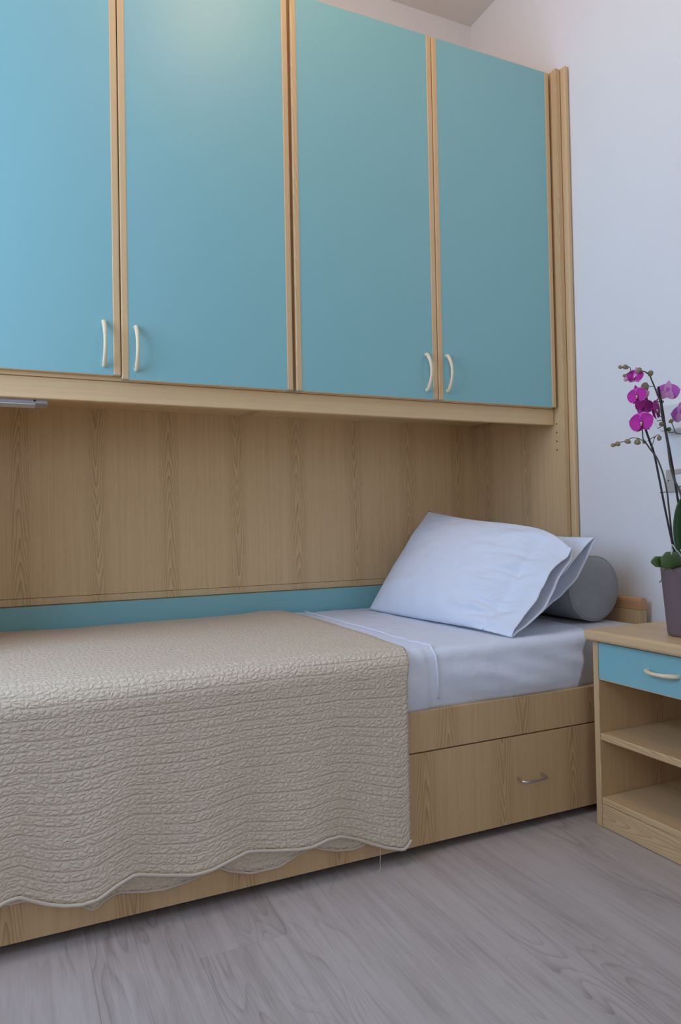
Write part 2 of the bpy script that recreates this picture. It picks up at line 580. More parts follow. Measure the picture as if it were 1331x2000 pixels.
# grey lamp under the cupboards
lamp = thing("under_cabinet_lamp", (-1.90, -0.45, 1.10), "slim grey metal strip lamp fixed under the left end of the wooden pelmet", "lamp")
box("housing", -2.0, -1.690, -0.473, -0.400, 1.124, 1.179, M['alu'], lamp, 0.003)
box("diffuser", -1.98, -1.72, -0.47, -0.41, 1.1215, 1.1245, M['frost'], lamp, 0.001)
me = lathe([(0.0026, 0), (0.0026, 0.002)], 10)
me.transform(Matrix.Rotation(math.radians(90), 4, 'X'))
me.transform(Matrix.Translation((-1.722, -0.4725, 1.131)))
link("screw", me, M['dark'], lamp)


# ------------------------------------------------------------------ overhead cabinets
def handle_mesh(cx, cz, along='Z', half=0.056, bow=0.024, y0=YD, x0=0.0):
    """bow handle, fat feet and slim middle; vertical on the doors, horizontal on the nightstand drawer"""
    pts, rad = [], []
    for k in range(13):
        t = -1 + k / 6
        d = bow * (1 - abs(t) ** 2.2) + 0.006
        a = half * t
        if along == 'Z':
            pts.append((cx, y0 - d, cz + a))
        else:
            pts.append((x0 - d, cx + a, cz))
        rad.append(0.0045 + 0.0022 * abs(t) ** 2 - (0.0015 if abs(t) > 0.99 else 0))
    pts = [((cx, y0 + 0.002, cz - half * 1.0) if along == 'Z' else (x0 + 0.002, cx - half * 1.0, cz))] + pts + [((cx, y0 + 0.002, cz + half * 1.0) if along == 'Z' else (x0 + 0.002, cx + half, cz))]
    rad = [0.0062] + rad + [0.0062]
    return tube(pts, rad, 10, 3)


def cabinet(x0, x1, label, doors):
    c = thing("overhead_cabinet", ((x0 + x1) / 2, -0.26, 1.18), label, "cabinet", "overhead cabinets over the bed")
    yb = YD + 0.019
    box("body_side", x0, x0 + 0.018, yb, -0.03, 1.189, ZDT - 0.003, M['wz'], c, 0.001)
    box("body_side", x1 - 0.018, x1, yb, -0.03, 1.189, ZDT - 0.003, M['wz'], c, 0.001)
    box("body_bottom", x0 + 0.018, x1 - 0.018, yb, -0.03, 1.189, 1.207, M['wx'], c, 0.001)
    box("body_top", x0 + 0.018, x1 - 0.018, yb, -0.03, ZDT - 0.021, ZDT - 0.003, M['wx'], c, 0.001)
    box("body_back", x0 + 0.018, x1 - 0.018, -0.036, -0.03, 1.207, ZDT - 0.021, M['wx'], c, 0)
    for (a, b, dz, hx, hz) in doors:
        d = box("door", a + 0.0008, b - 0.0008, YD, YD + 0.0185, ZDB + dz, ZDT + dz * 0.3, M['teal'], c, 0.0008)
        w = 0.0195
        for (p, q) in ((a, a + w), (b - w, b)):
            box("edge_strip", p, q, YD - 0.0012, YD + 0.0187, ZDB + dz - 0.0004, ZDT + dz * 0.3 + 0.0004, M['edge'], d, 0.004, 4)
        for zz in (ZDB + dz - 0.0012, ZDT + dz * 0.3 - 0.0012):
            box("edge_band", a + w, b - w, YD + 0.0006, YD + 0.0182, zz, zz + 0.0024, M['wx'], d, 0.0004, 1)
        link("handle", handle_mesh(hx, hz), M['cream'], d, smooth=True)
    return c


cabinet(-2.010, -1.0235, "left overhead cabinet, two turquoise doors meeting above the grey strip lamp end", [
    (-2.010, -1.5145, 0.0085, -1.5565, 1.2805), (-1.5125, -1.0315, 0, -1.4755, 1.2745)])
cabinet(-1.0225, -0.0520, "right overhead cabinet, two turquoise doors next to the white wall", [
    (-1.0222, -0.5370, 0, -0.5790, 1.2760), (-0.5350, -0.0535, 0, -0.5020, 1.2776)])

# ------------------------------------------------------------------ the bed
bed = thing("bed", (-1.03, -0.5, 0), "single bed with pale ash wood drawer base and turquoise rear panel under the bridge cupboards", "bed")
YF = -0.95
box("side_rail", -2.014, -0.052, YF, YF + 0.02, 0.2455, 0.3438, M['wz'], bed, 0.0018)
for (a, b) in ((-2.014, -0.052),):
    dr = box("drawer", a, b, YF, YF + 0.02, 0.022, 0.2425, M['wz'], bed, 0.0012)
    hy = YF
    pts = [(-0.5975, hy + 0.002, 0.1345), (-0.5975, hy - 0.016, 0.1330), (-0.592, hy - 0.026, 0.1320), (-0.575, hy - 0.029, 0.1315), (-0.545, hy - 0.029, 0.1315), (-0.526, hy - 0.026, 0.1320), (-0.5205, hy - 0.016, 0.1330), (-0.5205, hy + 0.002, 0.1345)]
    link("handle", tube(pts, 0.0036, 10, 4), M['chrome'], dr, smooth=True)
box("plinth", -2.0, -0.08, -0.90, -0.80, 0.0, 0.24, M['dark'], bed, 0)  # near-black block standing in for the shadow under the drawer
box("slat_base", -2.0, -0.06, YF + 0.021, -0.07, 0.26, 0.295, M['wx'], bed, 0.001)
box("rear_panel", -2.014, -0.056, -0.054, -0.034, 0.06, 0.5655, M['teal'], bed, 0.001)
hb = box("headboard", -0.050, -0.026, -0.8615, -0.056, 0.0, 0.5225, M['edge'], bed, 0.001)
prof = [(-0.0505, 0.5232), (-0.0255, 0.5232), (-0.0255, 0.548), (-0.0275, 0.5545), (-0.032, 0.558), (-0.038, 0.5592), (-0.044, 0.558), (-0.0485, 0.5545), (-0.0505, 0.548)]
np_ = len(prof)
cv = [(px_, yy, pz_) for yy in (-0.8625, -0.056) for px_, pz_ in prof]
cf = [tuple(range(np_)), tuple(range(np_, 2 * np_))[::-1]] + [(k, np_ + k, np_ + (k + 1) % np_, (k + 1) % np_) for k in range(np_)]
link("cap_rail", mesh(cv, cf), M['beech'], hb)
box("footboard", -2.034, -2.0155, YF, -0.056, 0.0, 0.5225, M['wz'], bed, 0.0015)

# mattress
me = boxmesh(-2.0, -0.062, -0.924, -0.058, 0.297, 0.484, 0.022, 4)
o = link("mattress", me, M['mattress'], smooth=True)
tag(o, "mattress in a plain white cover, its bare corner showing beside the nightstand", "mattress")

# flat sheet draped over the mattress
ZS = 0.488


def sheet_right(t):
    return interp([(0, -0.245), (0.6, -0.247), (0.80, -0.272), (0.88, -0.318), (0.93, -0.35), (1.0, -0.372), (1.03, -0.375)], t)


NU, NV = 110, 90
verts, uvs = [], []
col_x = []
for i in range(NU):
    s = i / (NU - 1)
    for j in range(NV):
        t = j / (NV - 1)
        arc = t * 1.0                     # metres from the back edge: top, bend, hang
        r = 0.028
        ytop_end = -0.912
        flat = abs(ytop_end - -0.07)
        xr = interp([(0, -0.245), (0.62, -0.247), (0.72, -0.262), (0.80, -0.292), (0.85, -0.325), (0.90, -0.352), (1.0, -0.377)], arc)
        x = -1.22 + s * (xr + 1.22)
        wr = 0.0026 * nz(x * 9, arc * 9, 1.0) + 0.0016 * nz(x * 26, arc * 22, 4.0)
        if arc < flat:
            y, z = -0.07 - arc, ZS + wr * 0.8
        elif arc < flat + r * math.pi / 2:
            a = (arc - flat) / r
            y, z = ytop_end - r * math.sin(a), ZS - r + r * math.cos(a) + wr
        else:
            d = arc - flat - r * math.pi / 2
            fold = 0.016 * sstep(0, 0.05, d) * (0.5 + 0.5 * nz(x * 6 - d * 9, d * 3, 2.2)) + 0.010 * nz(x * 11 - d * 26, d * 7 + x * 2, 7.7) * sstep(0, 0.03, d) * sstep(-1.1, -0.7, x)
            fold *= (1 - 0.85 * sstep(0.08, 0.118, d))
            y, z = ytop_end - r - fold, ZS - r - d * 1.04
            z = max(z, 0.3435 - 0.006 + 0.003 * nz(x * 12, 3.3))
            y = max(y, -0.962)
        hem = 1 - sstep(-0.832, -0.829, x + (arc > 0.85) * 0.03)
        z += 0.0036 * hem if arc < flat + 0.02 else 0
        y -= 0.0036 * hem if arc >= flat else 0
        verts.append((x, y, z))
        if j % 3 == 0:
            col_x.append((abs(x + 0.832), j, Vector((-0.832, y, z))))
o = link("flat_sheet", mesh(verts, grid_faces(NU, NV)), M['linen'], smooth=True)
solidify(o, 0.0016, 1.0)
# stitched hem of the turned-back end, running beside the quilt and down the front
best = {}
for dd, j, p in col_x:
    if j not in best or dd < best[j][0]:
        best[j] = (dd, p)
hem_line = [best[j][1] + Vector((0, -0.0012 if best[j][1].z < 0.475 else 0, 0.0018)) for j in sorted(best) if best[j][1].z > 0.35]
link("hem_fold", tube(hem_line, 0.0026, 8, 1), M['linen'], o, smooth=True)
tag(o, "white cotton sheet smoothed over the mattress and tucked behind the bed rail", "sheet")

# quilted bedspread with scalloped hem
HEM = sorted([(-0.9377, 0.0545), (-0.9408, 0.0432), (-0.9562, 0.0356), (-0.9982, 0.0478), (-1.034, 0.0622), (-1.0703, 0.0801), (-1.115, 0.0971), (-1.149, 0.0971), (-1.1838, 0.0895), (-1.2154, 0.0893), (-1.2699, 0.0962), (-1.3318, 0.1081), (-1.3666, 0.1014), (-1.4118, 0.0899), (-1.4503, 0.0869), (-1.5064, 0.0973), (-1.5656, 0.1134), (-1.6029, 0.0998), (-1.6348, 0.0823), (-1.6668, 0.0781), (-1.6981, 0.0817), (-1.7288, 0.091), (-1.7526, 0.1034), (-1.7744, 0.1152), (-1.7978, 0.1141), (-1.82, 0.104), (-1.87, 0.082), (-1.92, 0.080), (-1.97, 0.098), (-2.0, 0.112), (-2.05, 0.09)])
HEM2 = sorted([(-0.97, 0.10), (-1.02, 0.085), (-1.048, 0.0626), (-1.077, 0.0574), (-1.1156, 0.0619), (-1.1534, 0.0731), (-1.1781, 0.0839), (-1.215, 0.0735), (-1.2573, 0.0569), (-1.3214, 0.0566), (-1.3665, 0.0708), (-1.3939, 0.0854), (-1.4213, 0.0786), (-1.4643, 0.0693), (-1.5062, 0.0653), (-1.5469, 0.0695), (-1.5965, 0.08), (-1.6209, 0.0716), (-1.6403, 0.0563), (-1.6545, 0.0617), (-1.6638, 0.0718), (-1.70, 0.10), (-2.05, 0.10)])
QR, QY, QZ = 0.052, -0.917, 0.502
Q_FLAT = abs(QY + 0.075)


def quilt_pt(x, arc, drop_end):
    """arc 0..Q_FLAT top, then bend, then hang to height drop_end"""
    zt = QZ + 0.004 * nz(x * 3.1, arc * 4, 0.4) + 0.006 * sstep(0.25, 0.0, arc) * nz(x * 4, 0.3, 5.0)
    zt -= 0.012 * sstep(0.04, 0.0, arc)
    zt += 0.007 * math.exp(-((x + 0.98) / 0.07) ** 2) * sstep(0.3, 0.0, arc)
    zt -= 0.010 * sstep(-0.93, -0.872, x)
    if arc < Q_FLAT:
        return Vector((x, -0.075 - arc, zt))
    b = QR * math.pi / 2
    bulge = 0.006 * math.sin((x + 0.9) * 7.0)
    if arc < Q_FLAT + b:
        a = (arc - Q_FLAT) / QR
        return Vector((x, QY - (QR + bulge * 0.5) * math.sin(a), zt - QR + QR * math.cos(a)))
    z0 = zt - QR
    t = (arc - Q_FLAT - b) / 0.40
    z = z0 + (drop_end - z0) * t
    low = sstep(0.0, 1.0, t)
    y = QY - QR - bulge * 0.5 - low * (0.004 + 0.004 * math.cos((x + 0.955) / 0.223 * 2 * math.pi)) - 0.004 * low * nz(x * 4, t * 1.5, 9.0)
    y = min(y, -0.962)
    return Vector((x, y, z))


def quilt_right(arc):
    return interp([(0, -0.925), (0.02, -0.905), (0.06, -0.889), (0.12, -0.879), (0.35, -0.872), (0.6, -0.884), (0.80, -0.905), (0.87, -0.918), (0.95, -0.930), (1.4, -0.9345)], arc)


NU, NV = 170, 120
T_ARC = Q_FLAT + QR * math.pi / 2 + 0.40
verts, uvs = [], []
for i in range(NU):
    s = (i / (NU - 1)) ** 0.9
    for j in range(NV):
        arc = T_ARC * j / (NV - 1)
        xr = quilt_right(arc)
        x = -2.008 + s * (xr + 2.008)
        p = quilt_pt(x, arc, interp(HEM, x))
        verts.append(p)
        uvs.append((x, arc))
quilt = link("bedspread", mesh(verts, grid_faces(NU, NV), uvs), M['quilt'], smooth=True)
solidify(quilt, 0.006, 1.0)
tag(quilt, "cream quilted bedspread with scalloped hem hanging over the bed front", "bedspread")
# bound edge: right border from the back to the corner, then the scalloped hem
ring = [quilt_pt(quilt_right(T_ARC * j / 60), T_ARC * j / 60, interp(HEM, quilt_right(T_ARC * j / 60))) for j in range(61)]
hemline = [quilt_pt(-0.9345 - 1.073 * k / 110, T_ARC, interp(HEM, -0.9345 - 1.073 * k / 110)) for k in range(1, 111)]
edge_pts = [p + Vector((0, -0.003, 0.001)) for p in ring[-1:] + hemline]
link("binding", tube(edge_pts, 0.0036, 8, 1), M['bind'], quilt, smooth=True)
# second layer of the doubled quilt showing below the first
verts, uvs = [], []
for i in range(120):
    x = -2.008 + (i / 119) * (2.008 - 0.97)
    for j in range(14):
        t = j / 13
        z = 0.22 + (interp(HEM2, x) - 0.22) * t
        y = -0.9575 - 0.003 * t - 0.002 * nz(x * 5, t, 1)
        verts.append((x, y, z))
        uvs.append((x + 0.37, 1.0 + t * 0.16))
lay = link("lower_layer", mesh(verts, grid_faces(120, 14), uvs), M['quilt'], quilt, smooth=True)
solidify(lay, 0.004, 0.0)
pts2 = [Vector((-1.0 - 0.7 * k / 90, -0.962, interp(HEM2, -1.0 - 0.7 * k / 90))) for k in range(91)]
link("binding", tube(pts2, 0.0028, 8, 1), M['bind'], lay, smooth=True)
th = [(-1.022, -0.985, 0.056), (-1.0215, -0.986, 0.040), (-1.0225, -0.986, 0.022), (-1.021, -0.986, 0.012), (-1.027, -0.986, 0.006)]
link("loose_thread", tube(th, 0.0007, 5, 4), M['bind'], quilt)


# ------------------------------------------------------------------ pillows and bolster
def pillow(name, c00, c10, c01, c11, tf, tb, flap, gap, gb, crown, seed, label):
    c00, c10, c01, c11 = map(Vector, (c00, c10, c01, c11))
    ns, nt = 110, 84
    n0 = (c10 - c00).cross(c01 - c00).normalized()
    if n0.x > 0:
        n0 = -n0
    front, back = [], []
    for i in range(ns):
        s = i / (ns - 1)
        for j in range(nt):
            t = j / (nt - 1)
            te = 0.5 + (t - 0.5) * (1 + (crown if t > 0.5 else -0.03) * math.sin(math.pi * min(1, s / (1 - flap * 0.1)) ** 3.0))
            se = s + 0.022 * math.sin(math.pi * t) * (1 - s) * 1.0
            p = c00.lerp(c10, se).lerp(c01.lerp(c11, se), te)
            sf = min(1.0, s / (1 - flap))
            Fs = max(0.0, 1 - abs(2 * sf - 1) ** 2.6) ** 0.62
            Gt = max(0.0, 1 - abs(2 * t - 1) ** 2.3) ** 0.62
            T = Fs * Gt
            tail = sstep(1 - flap * 1.45, 1.0, s)
            gp = gap * tail * max(0.0, math.sin(math.pi * t)) ** 0.7
            edge = min(1.0, 14 * min(s, 1 - abs(2 * t - 1) * 1.0 if True else 1))
            edge = max(0.0, min(1.0, min(s, t, 1 - t) * 12))
            w = 0.0045 * nz(s * 5 + seed, t * 5, seed) + 0.0022 * nz(s * 13, t * 12 + seed, 3.1)
            # creases fanning from the end of the filling into the loose flap
            zone = math.exp(-((s - (1 - flap * 1.25)) / 0.13) ** 2)
            w += 0.016 * zone * nz(s * 7.0 + t * 4.0 + seed, t * 15 - s * 9, seed + 2) + 0.005 * zone * nz(s * 22 - t * 10, t * 30, seed)
            # soft drag lines running in from the lower back corner
            w += 0.004 * math.exp(-((s - 0.28) / 0.25) ** 2) * math.exp(-((t - 0.16 - s * 0.32) / 0.05) ** 2)
            wv = 0.006 * tail * math.sin(t * 9 + seed) + 0.004 * tail * nz(t * 6, seed)
            fo = T * tf + gp + w * edge + wv * edge
            bo = -T * tb - gp * gb + 0.6 * w * edge + wv * edge
            bo = min(bo, fo - 0.003 * edge)
            front.append(p + n0 * fo)
            back.append(p + n0 * bo)
    verts = front + back
    faces = grid_faces(ns, nt)
    N = ns * nt
    faces2 = [tuple(N + k for k in f)[::-1] for f in faces]
    me = mesh(verts, faces + faces2)
    bm = bmesh.new()
    bm.from_mesh(me)
    bmesh.ops.remove_doubles(bm, verts=bm.verts[:], dist=0.0008)
    bmesh.ops.recalc_face_normals(bm, faces=bm.faces[:])
    bm.to_mesh(me)
    bm.free()
    o = link(name, me, M['linen'], smooth=True)
    solidify(o, 0.0022, -1.0)
    # stitched hem of the open end, both layers
    for lay_pts in (front, back):
        pts = [lay_pts[(ns - 1) * nt + j] for j in range(0, nt, 3)]
        link("flap_hem", tube(pts, 0.0016, 6, 1), M['linen'], o, smooth=True)
    return tag(o, label, "pillow", "white pillows at the head of the bed")


pillow("pillow", (-0.612, -0.150, 0.492), (-0.580, -0.915, 0.492), (-0.350, -0.148, 0.844), (-0.345, -0.895, 0.722), 0.082, 0.030, 0.17, 0.008, 4.0, 0.21, 1.7,
       "front white pillow leaning back, creased face towards the bed foot")
pillow("pillow", (-0.462, -0.120, 0.494), (-0.470, -0.805, 0.492), (-0.230, -0.120, 0.775), (-0.215, -0.850, 0.748), 0.045, 0.012, 0.17, 0.008, 5.0, -0.03, 5.3,
       "rear white pillow squeezed between the front pillow and the grey bolster")

BX, BZ, BR = -0.166, 0.5895, 0.0995
BE = -0.800
prof = [(0.0005, BE), (0.05, BE + 0.0005), (0.088, BE + 0.003), (BR - 0.004, BE + 0.008), (BR, BE + 0.016)] + [(BR + 0.0012 * math.sin(k * 1.7), BE + 0.016 + k * 0.068) for k in range(1, 10)] + [(BR, -0.120), (BR - 0.004, -0.112), (0.088, -0.108), (0.0005, -0.105)]
me = lathe(prof, 56)
me.transform(Matrix.Translation((BX, 0, BZ)) @ Matrix.Rotation(math.radians(-90), 4, 'X'))
bol = link("bolster", me, M['velvet'], smooth=True)
tag(bol, "round grey velour bolster lying behind the white pillows against the headboard", "bolster")
pts = [(BX + (BR - 0.002) * math.cos(k * math.pi / 28), BE + 0.0105, BZ + (BR - 0.002) * math.sin(k * math.pi / 28)) for k in range(57)]
link("piping", tube(pts, 0.0026, 8, 1, False), M['velvet'], bol, smooth=True)

# ------------------------------------------------------------------ nightstand
ns_ = thing("nightstand", (-0.23, -1.235, 0), "pale wood nightstand with one turquoise drawer and two open shelves beside the bed", "nightstand")
NX, NY0, NY1 = -0.392, -1.0116, -1.4562
box("side_panel", NX, -0.059, NY0 - 0.0185, NY0, 0, 0.484, M['wz'], ns_, 0.002)
box("side_panel", NX, -0.059, NY1, NY1 + 0.0185, 0, 0.484, M['wz'], ns_, 0.002)
box("top", -0.417, -0.015, NY1 - 0.012, -1.004, 0.4845, 0.5125, M['wy'], ns_, 0.009, 5)
dr = box("drawer", NX, NX + 0.018, NY1 + 0.020, NY0 - 0.0205, 0.3840, 0.4795, M['teal'], ns_, 0.001)
box("edge_band", NX + 0.0003, NX + 0.0177, NY1 + 0.0205, NY0 - 0.021, 0.3826, 0.3846, M['wy'], dr, 0.0004, 1)
box("drawer_box", NX + 0.019, -0.10, NY1 + 0.03, NY0 - 0.03, 0.392, 0.47, M['wy'], dr, 0.001)
link("handle", handle_mesh(-1.234, 0.4345, 'Y', 0.043, 0.020, 0, NX), M['cream'], dr, smooth=True)
box("shelf", NX + 0.001, -0.062, NY1 + 0.0187, NY0 - 0.0187, 0.2250, 0.2435, M['wy'], ns_, 0.003, 3)
box("bottom_shelf", NX + 0.001, -0.062, NY1 + 0.0187, NY0 - 0.0187, 0.0605, 0.0775, M['wy'], ns_, 0.003, 3)
box("plinth", NX + 0.0005, NX + 0.018, NY1 + 0.0200, NY0 - 0.0200, 0.0015, 0.0600, M['wy'], ns_, 0.001)

# ------------------------------------------------------------------ light switch and wall lamp on the right wall
sw = thing("light_switch", (0, -0.985, 0.9095), "beige metal light switch plate with white rocker on the wall behind the orchid", "light switch")
box("plate", -0.007, -0.0005, -1.042, -0.928, 0.8762, 0.9432, M['plate'], sw, 0.0025, 3)
rk = box("rocker", -0.0105, -0.006, -0.986, -0.962, 0.8930, 0.9270, M['rocker'], sw, 0.0015)
for zz in (0.8922, 0.9272):
    box("rocker_gap", -0.0074, -0.0066, -0.986, -0.962, zz - 0.0008, zz + 0.0008, M['dark'], sw, 0)
me = lathe([(0.0022, 0), (0.0022, 0.0012), (0.0012, 0.0016)], 10)
me.transform(Matrix.Rotation(math.radians(-90), 4, 'Y'))
me.transform(Matrix.Translation((-0.0068, -0.9375, 0.9105)))
link("screw", me, M['dark'], sw)

wl = thing("wall_lamp", (0, -0.99, 1.09), "faceted frosted white wall lamp half hidden behind the orchid flowers", "wall lamp")
out = [(-0.943, 1.134), (-0.919, 1.078), (-0.944, 1.047), (-1.040, 1.047), (-1.066, 1.078), (-1.042, 1.134)]
verts = [(-0.0005, y, z) for y, z in out] + [(-0.055, -0.992 + (y + 0.992) * 0.82, 1.088 + (z - 1.088) * 0.84) for y, z in out]
faces = [(0, 1, 2, 3, 4, 5), (11, 10, 9, 8, 7, 6)] + [(k, (k + 1) % 6, 6 + (k + 1) % 6, 6 + k)[::-1] for k in range(6)]
me = mesh(verts, faces)
bm = bmesh.new()
bm.from_mesh(me)
bmesh.ops.recalc_face_normals(bm, faces=bm.faces[:])
bmesh.ops.bevel(bm, geom=bm.edges[:], offset=0.004, segments=3, profile=0.5, affect='EDGES')
bm.to_mesh(me)
bm.free()
link("shade", me, M['frost'], wl)
box("wall_mount", -0.008, -0.0003, -1.02, -0.965, 1.055, 1.125, M['white'], wl, 0.001)

# ------------------------------------------------------------------ orchid
PC = Vector((-0.283, -1.22, 0.5128))
orc = thing("potted_orchid", PC, "magenta moth orchid with budding sprays in a mauve brown pot on the nightstand", "orchid")
pot_prof = [(0.001, 0.0), (0.043, 0.0), (0.047, 0.003), (0.0485, 0.008), (0.060, 0.158), (0.0612, 0.1625), (0.0598, 0.1645), (0.0572, 0.1625), (0.0555, 0.148), (0.001, 0.146)]
link("pot", lathe(pot_prof, 48, PC), M['pot'], orc, smooth=True)
link("soil", lathe([(0.001, 0.149), (0.0550, 0.1485)], 32, PC, True, False), M['soil'], orc)
AX = Vector((0.9072, -0.4207, 0.0))      # across the plant
DX = Vector((0.4207, 0.9072, 0.0))       # towards the back of the plant


def O(px, py, d=0.0):
    """plant frame (1/799 m units from the middle of the pot rim): across, up, depth"""
    a, b = (px - 1343.2) / 799.0, (1111.0 - py) / 799.0
    a, b = a + b * 0.0195, b - a * 0.0215
    return PC + Vector((0, 0, 0.1622)) + AX * a + Vector((0, 0, b)) + DX * d


def stem(name, pts, rad, mat, parent=orc):
    return link(name, tube([O(*p) for p in pts], rad, 8, 5), mat, parent, smooth=True)


# flower stems and their supporting sticks
stem("support_stick", [(1323, 1100, 0), (1316, 1068, 0), (1302, 1000, 0), (1290, 935, 0), (1280, 885, 0), (1272, 862, 0), (1263, 835, 0), (1258, 818, 0)], 0.0026, M['stem'])
sA = stem("flower_stem", [(1330, 1104, 0.008), (1318, 1060, 0.006), (1311, 1000, 0.005), (1307, 965, 0.004), (1301, 935, 0.003), (1293, 912, 0.0), (1283, 892, -0.003), (1273, 880, -0.004), (1264, 868, -0.006), (1257, 858, -0.006), (1256, 845, -0.006), (1254, 825, -0.006), (1252, 800, 0.01)], [0.0025, 0.0022, 0.0019, 0.0017, 0.0014], M['stemg'])
stem("bud_spray", [(1264, 869, -0.006), (1256, 863, -0.01), (1247, 858, -0.012), (1232, 857, -0.015), (1220, 863, -0.02), (1207, 866, -0.022), (1196, 872, -0.024)], 0.0010, M['stemg'], sA)
stem("bud_spray", [(1273, 878, -0.004), (1276, 868, -0.004), (1280, 855, -0.005), (1284, 851, -0.006), (1288, 850, -0.006), (1290, 855, -0.006)], 0.0009, M['stemg'], sA)
stem("bud_spray", [(1268, 861, 0), (1274, 857, 0), (1284, 851, -0.006)], 0.0010, M['stemg'], sA)
stem("support_stick", [(1352, 1104, 0.01), (1343, 1040, 0.012), (1333, 985, 0.014), (1327, 945, 0.015), (1319, 895, 0.015), (1309, 840, 0.015), (1303, 800, 0.015), (1298, 770, 0.015), (1295, 752, 0.015)], 0.0029, M['stem'])
sB = stem("flower_stem", [(1360, 1100, 0.0), (1346, 1020, 0.004), (1334, 965, 0.006), (1322, 935, 0.008), (1315, 905, 0.01), (1311, 870, 0.01), (1305, 835, 0.01), (1299, 805, 0.01), (1297, 784, 0.01), (1291, 770, 0.008), (1283, 752, 0.005), (1278, 742, 0.003), (1273, 733, 0), (1264, 727, -0.004), (1252, 725, -0.008), (1240, 727, -0.012), (1230, 730, -0.015), (1222, 733, -0.018), (1218, 738, -0.02)], [0.0027, 0.0025, 0.0022, 0.0018, 0.0014, 0.0010], M['stemg'])
stem("bud_spray", [(1230, 730, -0.015), (1230, 722, -0.016), (1226, 719, -0.018), (1218, 721, -0.02), (1208, 720, -0.022)], 0.0009, M['stemg'], sB)
stem("bud_spray", [(1281, 753, 0.005), (1276, 754, 0.002), (1268, 752, 0.0)], 0.0009, M['stemg'], sB)
stem("bud_spray", [(1305, 828, 0.01), (1298, 832, 0.008), (1289, 836, 0.005)], 0.0009, M['stemg'], sB)
stem("bud_spray", [(1303, 812, 0.01), (1296, 813, 0.006), (1290, 808, 0.0), (1284, 804, -0.005)], 0.0010, M['stemg'], sB)
stem("bud_spray", [(1304, 818, 0.01), (1296, 820, 0.004), (1286, 822, -0.002)], 0.0010, M['stemg'], sB)
stem("bud_spray", [(1313, 843, 0.012), (1320, 843, 0.014), (1327, 841, 0.016), (1322, 830, 0.012), (1318, 823, 0.01)], 0.0011, M['stemg'], sB)
stem("bud_spray", [(1327, 841, 0.016), (1332, 845, 0.016), (1342, 846, 0.016)], 0.0014, M['stemg'], sB)
stem("plant_clip", [(1294, 783, 0.016), (1297, 781, 0.009), (1303, 782, 0.011), (1303, 785, 0.017)], 0.0014, M['stem'])
stem("plant_clip", [(1290, 962, -0.003), (1296, 962, -0.003), (1303, 961, -0.001)], 0.0010, M['stem'])


def bud(px, py, d, rx, ry, tilt, mat):
    n = 10
    verts, faces = [], []
    rings = 8
    for i in range(rings + 1):
        th = math.pi * i / rings
        for k in range(n):
            w = 2 * math.pi * k / n
            r = math.sin(th) * (1 - 0.18 * math.cos(th))
            verts.append(Vector((rx * r * math.cos(w) * (1 + 0.06 * math.cos(3 * w)), rx * r * math.sin(w), -ry * math.cos(th))))
    for i in range(rings):
        for k in range(n):
            k2 = (k + 1) % n
            faces.append((i * n + k, i * n + k2, (i + 1) * n + k2, (i + 1) * n + k))
    me = mesh(verts, faces)
    me.transform(Matrix.Translation(O(px, py, d)) @ Matrix.Rotation(math.radians(-24.9), 4, 'Z') @ Matrix.Rotation(math.radians(tilt), 4, 'Y'))
    return link("bud", me, mat, orc, smooth=True)


k = 1 / 799
for (px, py, d, rx, ry, tilt, m) in (
        (1208.5, 720.5, -0.022, 3.6, 4.2, -60, 'bud'), (1219.5, 720, -0.020, 4.6, 5.8, -70, 'bud'), (1217, 737, -0.02, 3.0, 4.0, -30, 'bud'), (1219, 744, -0.021, 4.2, 4.6, 10, 'budpink'),
        (1241.5, 728, -0.030, 5.2, 6.0, 30, 'bud'), (1273.5, 729, -0.002, 5.4, 6.2, 20, 'bud'), (1263, 754.5, 0.0, 8.4, 7.2, 75, 'bud'), (1265, 769, 0.002, 6.8, 8.6, 15, 'budpink'),
        (1193, 872, -0.024, 4.0, 4.6, -70, 'bud'), (1202.5, 869.5, -0.022, 4.6, 5.4, -60, 'bud'), (1223, 864.5, -0.019, 4.8, 6.2, -70, 'bud'), (1243.5, 865, -0.014, 6.0, 6.2, -60, 'bud'),
        (1263, 863, 0.006, 3.2, 4.0, 60, 'bud'), (1288.5, 856.5, -0.006, 4.4, 5.2, 20, 'bud'), (1297.5, 827, 0.008, 4.2, 4.6, 60, 'bud'), (1317.5, 821, 0.009, 4.0, 5.4, 60, 'bud'), (1314.5, 837, 0.013, 4.4, 4.6, 0, 'leaf2')):
    bud(px, py, d, rx * k, ry * k, tilt, M[m])


def petal_mesh(length, width, cup, curl, tip=0.55, nu=9, nv=9, wave=0.0):
    """petal in local XZ, growing along +Z from the origin, front face towards -Y"""
    verts, uvs = [], []
    for i in range(nu):
        a = i / (nu - 1) * 2 - 1
        for j in range(nv):
            t = j / (nv - 1)
            w = width * (math.sin(math.pi * (0.06 + 0.94 * t) ** tip) ** 0.62 if t < 1 else 0.0)
            w = max(w, 0.0)
            zc = length * t * (1 - 0.06 * a * a * t)
            y = cup * (a * a) * w * 1.4 - curl * t * t * length + wave * math.sin(a * 5 + t * 3)
            verts.append((a * w, y, zc))
            uvs.append(((a + 1) / 2, t))
    return mesh(verts, grid_faces(nu, nv), uvs)


